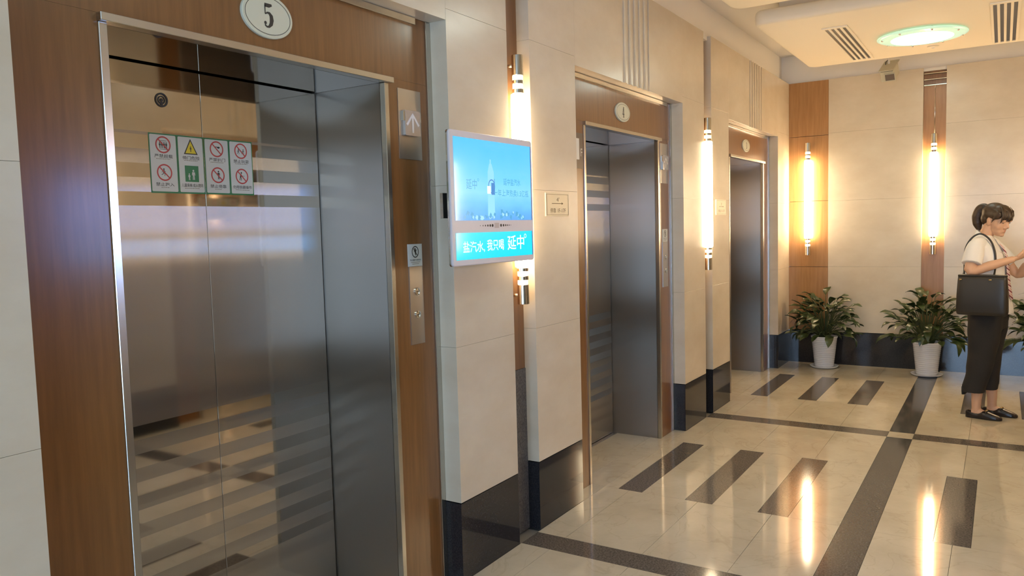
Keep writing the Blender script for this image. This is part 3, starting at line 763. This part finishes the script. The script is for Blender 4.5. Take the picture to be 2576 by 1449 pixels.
    for i, xx in enumerate((.040,.060,.078,.094,.108,.120)): disk(b, pl, xx, -.110, .0075-.0011*i, .0065-.0009*i, .0124, 12)
    obj('sensor_dots', b, ink, t)
    plate('sensor_window', pl, -.010, .024, -.121, -.099, .0006, mat('sensor_pad', (.55,.46,.44), .4), t, .0121)
    plate('wall_bracket', pl, -.10, .10, -.10, .10, .066, black_plastic, t, -.0955)
    plate('side_lock', pl, -W-.010, -W+.050, -.078, .022, .014, trim_steel, t, -.034)
    return t
display(2.568, -.0965, 0, 'white framed advertising screen with blue soda picture on the left wall')
display(2.568, YM+.0965, PI, 'white framed blue advertising screen on the opposite wall')

# ------------------------------------------------------------------ potted plants
pot_m = mat('glazed_white_pot', (.78,.78,.80), .18); soil_m = mat('potting_soil', (.05,.035,.025), .9)
leaf_m = mat('plant_leaf', (.045,.085,.022), .32, spec=.5); stem_m = mat('plant_stem', (.065,.085,.028), .5)
noise_mix(leaf_m, (.024,.042,.012), (.055,.080,.022), (1,1,1), 9, 2, .3, .7)
def leaf_mesh(L, Wd, droop, fold, wave, seed):
    rnd = random.Random(seed)
    bm = bmesh.new(); rows = []
    prof = [(0,.06),(.12,.48),(.28,.88),(.45,1.0),(.62,.97),(.78,.76),(.90,.44),(1.0,.04)]
    for s, wv in prof:
        a = droop*s; x = L*s*math.cos(a*.6); z = -L*s*math.sin(a*.6)*s
        hw = Wd/2*wv
        row = [bm.verts.new((x, k*hw, z + abs(k)*hw*fold + wave*math.sin(s*9+k*2+seed)*abs(k))) for k in (-1,-.5,0,.5,1)]
        rows.append(row)
    for a, b in zip(rows, rows[1:]):
        for i in range(4): bm.faces.new((a[i], a[i+1], b[i+1], b[i]))
    me = bpy.data.meshes.new('leaf'); bm.to_mesh(me); bm.free(); me.materials.append(leaf_m)
    for p in me.polygons: p.use_smooth = True
    return me
LEAVES = [leaf_mesh(.145,.068,.4,.28,.004,1), leaf_mesh(.155,.070,.8,.2,.006,2), leaf_mesh(.130,.064,.25,.35,.003,3), leaf_mesh(.160,.070,1.1,.15,.006,4), leaf_mesh(.120,.060,.6,.3,.005,5)]
def plant(x, y, seed, label, h=1.0, sp=1.0, n=86, rmax=9):
    rnd = random.Random(seed)
    t = thing('potted_plant', label, 'plant', (x, y, 0), 0, 'potted plants along the end wall')
    bm = bmesh.new(); prof = [(.0005,.012),(.088,.012),(.092,.018)]
    N = 15
    for i in range(N):
        z0 = .022+.288*i/N; r0 = .093+.030*i/N
        prof += [(r0+.0002, z0), (r0+.0022, z0+.288/N*.35), (r0+.0024, z0+.288/N*.7), (r0+.0006, z0+.288/N*.95)]
    prof += [(.127,.312),(.130,.318),(.130,.328),(.127,.331),(.121,.329),(.118,.30),(.115,.285)]
    lathe(bm, prof, (0,0,0), 40); obj('pot', bm, pot_m, t, True)
    bm = bmesh.new(); lathe(bm, [(.0005,0),(.105,0),(.125,.006),(.140,.020),(.141,.024),(.136,.024),(.120,.012),(.0005,.010)], (0,0,0), 40); obj('saucer', bm, pot_m, t, True)
    bm = bmesh.new(); lathe(bm, [(.0005,.300),(.06,.303),(.117,.296)], (0,0,0), 28); obj('soil', bm, soil_m, t, True)
    sb = bmesh.new()
    for i in range(n):
        az = 2*PI*((i*.618) % 1)+rnd.uniform(-.2,.2)
        lev = (i+.5)/n                       # 0 inner/upright .. 1 outer/low
        el = math.radians(84-84*lev**.9 + rnd.uniform(-8,8))
        reach = (.36 - .10*lev)*rnd.uniform(.55,1.08)
        base = Vector((.05*math.cos(az)*rnd.random(), .05*math.sin(az)*rnd.random(), .30))
        dirv = Vector((math.cos(az)*math.cos(el)*sp, math.sin(az)*math.cos(el)*sp, max(math.sin(el), -.02)*h*1.02))
        end = base + dirv*reach + Vector((0,0,.07+.03*rnd.random()))
        if lev > .8: end.z = max(end.z-.07, .37)
        # keep foliage off the walls
        lim = XE - x - .045
        end.x = min(end.x, lim-.06)
        mid = base*.5+end*.5 + Vector((0,0,.05))
        mid.x -= 0; limb(sb, [base, base*.72+mid*.28+Vector((0,0,.02)), mid, mid*.4+end*.6+Vector((0,0,.012)), end], [.0045,.004,.0035,.003,.0022], 6)
        me = rnd.choice(LEAVES)
        o = bpy.data.objects.new('leaf', me); COL.objects.link(o); o.parent = t
        pitch = -math.radians(rnd.uniform(-14, 24) + 38*(1-lev))
        if lev > .7: pitch = math.radians(rnd.uniform(-12, 22))
        azl = az + rnd.uniform(-.45,.45)
        s = rnd.uniform(.85,1.15)
        tipx = end.x + .16*s*math.cos(azl)*math.cos(pitch)
        if tipx > lim: azl = math.copysign(PI/2+rnd.uniform(.15,.6), math.sin(azl))
        if y > -.6:   # corner plant: stay off the left wall too
            tipy = end.y + .16*s*math.sin(azl)
            if tipy > -y-.02: end.y = -y-.02-.16*s*abs(math.sin(azl)) if end.y > -y-.18 else end.y
        o.location = end; o.rotation_euler = (rnd.uniform(-.45,.45), pitch, azl); o.scale = (s,s,s)
    obj('stems', sb, stem_m, t, True)
plant(8.235, -.405, 11, 'leafy green plant in a ribbed white pot in the left corner', .95, .97, 104)
plant(8.165, -1.352, 23, 'leafy green plant in a ribbed white pot under the narrow column light', 1.03, 1.05, 118)
plant(8.225, -2.335, 37, 'leafy green plant in a ribbed white pot behind the woman, at the right edge', .97, 1.0, 100)

# ------------------------------------------------------------------ the woman
skin = mat('skin', (.62,.37,.24), .5); hair_m = mat('dark_brown_hair', (.045,.026,.015), .45)
noise_mix(hair_m, (.03,.018,.010), (.075,.045,.025), (3,3,30), 12, 3, .35, .7)
shirt_m = mat('white_shirt', (.78,.76,.74), .8); trouser_m = mat('black_trousers', (.020,.017,.015), .85); shoe_m = mat('black_leather', (.018,.013,.012), .28); gold = mat('gold_metal', (.75,.52,.22), .25, 1.0)
lip_m = mat('lip_skin', (.52,.20,.15), .45); lash_m = mat('lash', (.03,.02,.015), .6); bag_m = mat('dark_bag_leather', (.026,.022,.018), .42)
WO = Vector((6.60, -1.86, 0)); PH = math.radians(12)
WF = Vector((-math.sin(PH), -math.cos(PH), 0)); WV = Vector((-math.cos(PH), math.sin(PH), 0))     # forward, her right (towards the camera)
woman = thing('person', 'young woman with ponytail, white shirt, striped tie and black cropped trousers looking down', 'person', WO)
def Wp(u, v_, z): return WF*u + WV*v_ + Vector((0,0,z))
def ringW(u, v_, z, a, b, n=24, e=.9): return ell(Wp(u, v_, z), WF*a, WV*b, n, e)
# head frame: turned a little to the camera, bowed
hy, hp = math.radians(25), math.radians(17)
HF0 = WF*math.cos(hy) + WV*math.sin(hy); HR = -WF*math.sin(hy) + WV*math.cos(hy)
HF = HF0*math.cos(hp) - Vector((0,0,1))*math.sin(hp); HU = HF0*math.sin(hp) + Vector((0,0,1))*math.cos(hp)
HC = Wp(.050, .0, 1.487)
def Hp(f, s, u_): return HC + HF*f + HR*s + HU*u_
HM = Matrix((HF, HR, HU)).transposed()
def hball(bm, f, s, u_, r, seg=20): ball(bm, Hp(f, s, u_), r, seg, HM)
bm = bmesh.new()
hball(bm, -.012, 0, .030, (.090,.070,.082), 28)
hball(bm, .030, 0, -.012, (.060,.060,.088), 24)
hball(bm, .040, 0, -.060, (.046,.044,.050), 20)
hball(bm, .070, 0, -.092, (.018,.018,.015), 12)
for s in (-1, 1):
    hball(bm, .046, s*.032, -.028, (.032,.025,.034), 14)
    hball(bm, .079, s*.030, .018, (.012,.022,.008), 12)
    hball(bm, -.004, s*.068, -.012, (.019,.009,.030), 14)
    hball(bm, -.010, s*.073, .002, (.014,.006,.018), 12)
limb(bm, [Hp(.082,0,.012), Hp(.094,0,-.012), Hp(.103,0,-.030)], [.007,.009,.012], 10)
for s in (-1, 1): hball(bm, .092, s*.011, -.034, (.010,.008,.007), 10)
hball(bm, .078, 0, -.060, (.012,.020,.010), 12)
# neck and trunk
limb(bm, [Wp(-.045,0,1.30), Wp(-.025,0,1.36), Wp(.0,0,1.42), Wp(.02,0,1.46)], [.060,.049,.046,.048], 20)
loft(bm, [ringW(.01,0,.80,.095,.140), ringW(0,0,.95,.085,.115), ringW(-.005,0,1.06,.085,.120), ringW(-.012,0,1.20,.095,.135), ringW(-.030,0,1.30,.075,.140), ringW(-.035,0,1.345,.045,.085)])
def arm(sh, el, wr):
    limb(bm, *spline([sh, sh*.5+el*.5, el, el*.55+wr*.45, el*.15+wr*.85, wr], [.046,.040,.031,.035,.026,.023], 4), 18)
def hand(wr, d, pn, th_side, side):
    """palm + five curled fingers holding the phone; d = pointing direction, pn = palm normal"""
    d = d.normalized(); pn = (pn - d*pn.dot(d)).normalized(); ac = d.cross(pn)*side
    pc = wr + d*.045
    loft(bm, [ell(wr, ac*.022, pn*.015, 12), ell(wr+d*.03, ac*.033, pn*.015, 12), ell(wr+d*.065, ac*.037, pn*.014, 12), ell(wr+d*.082, ac*.035, pn*.010, 12)])
    for i, (o_, L) in enumerate(((.030,.058),(.010,.066),(-.011,.061),(-.031,.047))):
        b0 = wr + d*.072 + ac*o_; k1 = b0 + d*L*.42 + pn*L*.10; k2 = k1 + d*L*.20 + pn*L*.32; k3 = k2 - d*L*.10 + pn*L*.26
        limb(bm, [wr + d*.05 + ac*o_, b0, k1, k2, k3], [.0080,.0082,.0076,.0070,.0060], 8)
    tb = wr + d*.020 + ac*.026; limb(bm, [tb, tb + d*.026 + ac*.020 + pn*.010, tb + d*.052 + ac*.022 + pn*.024, tb + d*.070 + ac*.012 + pn*.034], [.0115,.0105,.0095,.0075], 8)
RS, RE, RW = Wp(-.045,.170,1.298), Wp(-.058,.250,1.118), Wp(.185,.100,1.205)
LS, LE, LW = Wp(-.010,-.155,1.300), Wp(.155,-.190,1.075), Wp(.295,-.075,1.215)
arm(RS, RE, RW); arm(LS, LE, LW)
PH_C = Wp(.285, -.005, 1.262)
hand(RW, (PH_C-RW)+Vector((0,0,-.015)), Vector((0,0,1))*.8-WV*.6, 1, 1)
hand(LW, (PH_C-LW)+WF*.05+WV*.02, Vector((0,0,.9))+WV*.3-WF*.4, 1, -1)
# legs and feet (bare ankles)
FR, FL = Wp(-.040,.085,0), Wp(.025,-.085,0)
for F0, sv in ((FR, .085), (FL, -.085)):
    hip = Wp(0, sv, .84); kn = F0*.4+Wp(-.01, sv, 0)*.6 + Vector((0,0,.47)); an = F0 + Vector((0,0,.085))
    limb(bm, [hip, hip*.5+kn*.5, kn, kn*.6+an*.4, an+Vector((0,0,.05)), an, an-Vector((0,0,.05))], [.078,.068,.052,.048,.034,.031,.030], 16)
    limb(bm, [F0+Vector((0,0,.045))-WF*.030, F0+Vector((0,0,.045))+WF*.025, F0+Vector((0,0,.026))+WF*.085, F0+Vector((0,0,.020))+WF*.13], [.028,.030,.022,.014], 14)
body = link('body', fuse(bm, .0042, 5, .5), skin, woman, True)
# face details
for s in (-1, 1):
    bm = bmesh.new()
    pts = [Hp(.083 - .012*abs(k-.1)**2*1.4, s*(.030+.016*k), .004 - .0035*(1-k*k)) for k in (-1,-.6,-.2,.2,.6,1)]
    limb(bm, pts, [.0010,.0018,.0022,.0024,.0020,.0010], 6); obj('eyelash', bm, lash_m, woman, True)
    bm = bmesh.new(); limb(bm, [Hp(.0885-.018*k*k, s*(.030+.019*k), .026+.004*(1-k*k)) for k in (-.9,-.4,.1,.6,1)], [.0012,.0022,.0024,.0020,.0010], 6); obj('eyebrow', bm, hair_m, woman, True)
bm = bmesh.new(); limb(bm, [Hp(.0875-.015*abs(k)**2, k*.019, -.0565) for k in (-1,-.5,0,.5,1)], [.0008,.0026,.003,.0026,.0008], 8); limb(bm, [Hp(.0865-.015*abs(k)**2, k*.017, -.0625) for k in (-1,-.5,0,.5,1)], [.0008,.003,.0036,.003,.0008], 8); obj('lips', bm, lip_m, woman, True)
# hair
bm = bmesh.new()
hball(bm, -.024, 0, .046, (.096,.078,.080), 28); hball(bm, -.050, 0, .005, (.062,.070,.070), 24)
hball(bm, .020, 0, .078, (.066,.062,.046), 20)
for s in (-1, 1): hball(bm, .018, s*.052, .052, (.050,.024,.040), 16); limb(bm, [Hp(.045,s*.058,.075), Hp(.028,s*.070,.030), Hp(.018,s*.071,-.015)], [.018,.010,.003], 8)
limb(bm, *spline([Hp(-.085,0,.055), Hp(-.118,0,.072), Hp(-.150,0,.045), Hp(-.156,0,-.012), Hp(-.138,0,-.068), Hp(-.104,0,-.118)], [.022,.024,.036,.041,.034,.008], 6), 24)
hair = link('hair', fuse(bm, .005, 4, .5), hair_m, woman, True)
bm = bmesh.new(); rnd = random.Random(5)
for i in range(22):
    s = -.052 + .104*i/21 + rnd.uniform(-.002,.002); l_end = .022 + rnd.uniform(-.008,.010) - .35*abs(s)*(1 if abs(s) > .035 else 0)
    limb(bm, [Hp(.045-.15*abs(s), s*.8, .108), Hp(.078-.25*abs(s), s, .085), Hp(.099-.4*abs(s), s*1.05, .055), Hp(.103-.5*abs(s), s*1.08, l_end+.01), Hp(.098-.5*abs(s), s*1.1, l_end-.004)], [.008,.0085,.0062,.0032,.0008], 6)
obj('fringe', bm, hair_m, woman, True)
bm = bmesh.new(); rs = [ell(Hp(-.112,0,.068) , HR*.026, HU*.026, 16), ell(Hp(-.122,0,.068), HR*.027, HU*.027, 16)]; loft(bm, rs); obj('hair_band', bm, black_plastic, woman, True)
# shirt
bm = bmesh.new()
loft(bm, [ringW(.028,0,.795,.142,.178), ringW(.024,0,.85,.138,.172), ringW(.012,0,.95,.126,.158), ringW(.000,0,1.08,.118,.150), ringW(-.008,0,1.20,.118,.158), ringW(-.026,0,1.29,.100,.165), ringW(-.034,0,1.34,.072,.130), ringW(-.028,0,1.378,.056,.066)])
def sleeve(a, b, f): c0 = Vector((a.x*.45, a.y*.45, a.z+.020)); limb(bm, *spline([c0, a*.80+c0*.20+Vector((0,0,.006)), a*.90+b*.10, a*.65+b*.35, a*(1-f)+b*f], [.045,.052,.060,.066,.068], 4), 24)
sleeve(RS, RE, .70); sleeve(LS, LE, .68)
shirt = link('shirt', fuse(bm, .0055, 12, .5), shirt_m, woman, True)
# collar: band plus two turned-down points
bm = bmesh.new()
nk = 22; up_r = []; lo_r = []
for i in range(nk+1):
    t_ = -PI*.90 + 2*PI*.90*i/nk           # 0 = nape (back), ends meet at the front
    fr = (1-math.cos(t_))/2                 # 0 back .. 1 front
    cu = Wp(-.020+.012*fr, 0, 1.420-.078*fr) + WF*(-math.cos(t_)*.057) + WV*(math.sin(t_)*.055)
    cl = Wp(-.022+.020*fr, 0, 1.366-.092*fr-.030*fr**3) + WF*(-math.cos(t_)*(.074+.036*fr)) + WV*(math.sin(t_)*(.088+.006*fr))
    up_r.append(cu); lo_r.append(cl)
for i in range(nk):
    vs = [bm.verts.new(q_) for q_ in (up_r[i], up_r[i+1], lo_r[i+1], lo_r[i])]; bm.faces.new(vs)
bmesh.ops.remove_doubles(bm, verts=bm.verts, dist=.0005)
o = obj('collar', bm, shirt_m, woman, True); sm = o.modifiers.new('thickness', 'SOLIDIFY'); sm.thickness = .004
# breast pocket line and front placket
bm = bmesh.new(); limb(bm, [Wp(.098,.080,1.205), Wp(.104,.050,1.203), Wp(.112,.020,1.200)], .002, 6); obj('pocket_seam', bm, mat('shirt_seam', (.42,.40,.40), .8), woman, True)
# tie
tie_m = mat('striped_tie', (.5,.1,.1), .6)
n_, l_, b_ = nodes(tie_m)
tcn = n_.new('ShaderNodeTexCoord'); sp = n_.new('ShaderNodeSeparateXYZ'); l_.new(tcn.outputs['Object'], sp.inputs[0])
m1 = n_.new('ShaderNodeMath'); m1.operation = 'MULTIPLY_ADD'; m1.inputs[1].default_value = -1.1; l_.new(sp.outputs['Y'], m1.inputs[0]); l_.new(sp.outputs['Z'], m1.inputs[2])
m2 = n_.new('ShaderNodeMath'); m2.operation = 'DIVIDE'; m2.inputs[1].default_value = .036; l_.new(m1.outputs[0], m2.inputs[0])
m3 = n_.new('ShaderNodeMath'); m3.operation = 'FRACT'; l_.new(m2.outputs[0], m3.inputs[0])
crt = n_.new('ShaderNodeValToRGB'); crt.color_ramp.interpolation = 'CONSTANT'; e = crt.color_ramp.elements
e[0].position = 0; e[0].color = (.24,.05,.07,1); e[1].position = .36; e[1].color = (.78,.68,.66,1)
for p_, c_ in ((.60,(.55,.18,.16,1)), (.72,(.80,.72,.70,1))): k_ = e.new(p_); k_.color = c_
l_.new(m3.outputs[0], crt.inputs[0]); l_.new(crt.outputs[0], b_.inputs['Base Color'])
bm = bmesh.new()
path = [(.066,1.312,.018),(.086,1.290,.015),(.100,1.262,.015),(.112,1.225,.021),(.120,1.180,.026),(.124,1.12,.030),(.132,1.02,.034),(.146,.93,.037),(.154,.90,.020)]
rings = []
for (u_, z_, hw) in path: rings.append(ell(Wp(u_+.006, .0, z_), WF*.006, WV*hw, 10, .6))
loft(bm, rings); obj('tie', bm, tie_m, woman, True)
# trousers: cropped wide legs with slit hems
bm = bmesh.new()
loft(bm, [ringW(.012,0,.84,.124,.165), ringW(.010,0,.76,.128,.178), ringW(.006,0,.68,.118,.178)])
for sv, hu in ((.088, -.062), (-.088, -.018)):
    loft(bm, [ringW(.010,sv,.80,.118,.092), ringW(.006,sv,.66,.110,.090), ringW(-.008,sv*.98,.50,.094,.082), ringW(-.028+(.02 if sv<0 else 0),sv*.97,.35,.084,.076), ringW(hu+.006,sv,.24,.078,.072), ringW(hu,sv,.198,.078,.071)])
trou = fuse(bm, .006, 4, .5)
for v in trou.vertices:
    c = v.co
    if .24 < c.z < .74: 
        k = math.sin(c.z*38 + c.x*16)*math.sin(c.y*40+c.z*9); c += (c - Vector((0, 0, c.z))).normalized()*k*.0028
trousers = link('trousers', trou, trouser_m, woman, True)
for sv, hu in ((.088, -.062), (-.088, -.018)):
    bm = bmesh.new(); cu = hu-.058
    rings = [ell(Wp(cu, sv+.01, zz), WF*a, WV*.042, 12, .7) for zz, a in ((.235,.014),(.20,.014),(.178,.012))]
    loft(bm, rings); obj('hem_flap', bm, trouser_m, woman, True)
# loafers
def loafer(F0):
    bm = bmesh.new(); R_ = []
    L0 = F0 - WF*.068
    for d_, hw, h_, z0 in ((0,.018,.050,.0),(.012,.028,.058,.0),(.05,.033,.050,.0),(.085,.034,.047,.0),(.115,.037,.060,.0),(.14,.038,.057,.0),(.17,.038,.047,.0),(.205,.034,.036,.0),(.228,.024,.027,.0),(.240,.009,.017,.002)):
        c = L0 + WF*d_
        R_.append([c + WV*(hw*x) + Vector((0,0,z0+h_*y_)) for x, y_ in ((-.86,0),(-1,.14),(-1,.5),(-.86,.84),(-.5,1),(0,1.06),(.5,1),(.86,.84),(1,.5),(1,.14),(.86,0),(0,0))])
    loft(bm, R_)
    me = fuse(bm, .0035, 3, .5); o = link('loafer', me, shoe_m, woman, True)
    bm = bmesh.new(); limb(bm, [L0+WF*.138+WV*k*.034+Vector((0,0,.058-.014*abs(k)**2)) for k in (-1,-.5,0,.5,1)], [.006,.0075,.0075,.0075,.006], 8); s_ = obj('shoe_strap', bm, shoe_m, o, True)
    bm = bmesh.new(); c = L0+WF*.138+WV*.008+Vector((0,0,.067))
    for k in (-1, 1): limb(bm, [c+WV*(k*.014+.007*math.cos(a))+WF*.007*math.sin(a) for a in [2*PI*i/10 for i in range(11)]], .0018, 6)
    limb(bm, [c-WV*.010, c+WV*.010], .002, 6); obj('horsebit', bm, gold, o, True)
loafer(FR); loafer(FL)

# phone in her hands
t = thing('mobile_phone', 'green-cased phone held up in the woman\'s hands', 'phone', WO+PH_C+Vector((0,0,.012))+WF*.035)
bm = bmesh.new(); bbox(bm, -.005, .005, -.037, .037, -.072, .072, .003, 2)
o = obj('case', bm, mat('green_case', (.35,.70,.04), .4), t); rot = (Matrix.Rotation(-PH, 4, 'Z') @ Matrix.Rotation(math.radians(90), 4, 'Z') @ Matrix.Rotation(math.radians(-58), 4, 'Y')).to_euler(); o.rotation_euler = rot
bm = bmesh.new(); bbox(bm, .0051, .0058, -.034, .034, -.068, .068); o2 = obj('screen', bm, black_plastic, t); o2.rotation_euler = rot

# handbag on her right shoulder
BC = WO + WV*.245 + WF*.020 + Vector((0,0,.800))
bag = thing('handbag', 'large dark leather tote bag hanging from the woman\'s right shoulder', 'bag', BC)
def Bp(u, v_, z): return WF*u + WV*v_ + Vector((0,0,z))
bm = bmesh.new(); R_ = []
for z_, a, b_w in ((0,.150,.030),(.006,.160,.042),(.03,.164,.050),(.14,.162,.050),(.26,.156,.042),(.290,.154,.036)):
    R_.append(ell(Bp(.002, 0, z_), WF*a, WV*b_w, 40, .35))
loft(bm, R_); obj('bag_body', bm, bag_m, bag, True)
bm = bmesh.new(); loft(bm, [ell(Bp(.002,0,.284), WF*.1560, WV*.038, 40, .35), ell(Bp(.002,0,.296), WF*.1555, WV*.0375, 40, .35)]); obj('rim', bm, bag_m, bag, True)
sp_ = lambda u, v_, z: Wp(u, v_, z) + WO - BC
for k in (0, 1):
    q_ = .012*k
    bm = bmesh.new()
    pts = [Bp(.060, -.040+.080*k, .25), sp_(.078, .155+q_*.5, 1.10), sp_(.078, .128+q_*.5, 1.18), sp_(.068, .115+q_*.5, 1.265), sp_(.035, .108+q_*.4, 1.345), sp_(-.025, .104+q_*.4, 1.390), sp_(-.082, .108+q_*.4, 1.362), sp_(-.120, .120+q_*.5, 1.285), sp_(-.122, .135+q_*.5, 1.19), sp_(-.118, .160+q_*.5, 1.11), Bp(-.130, -.040+.080*k, .25)]
    pts, _r = spline(pts, .0062, 5); limb(bm, pts, _r, 10, (WV, .6)); obj('strap', bm, bag_m, bag, True)
for uu in (-.130, .060):
    bm = bmesh.new(); limb(bm, [Bp(uu-.009,.046,.262), Bp(uu+.009,.046,.262)], .004, 8); obj('buckle', bm, gold, bag, True)
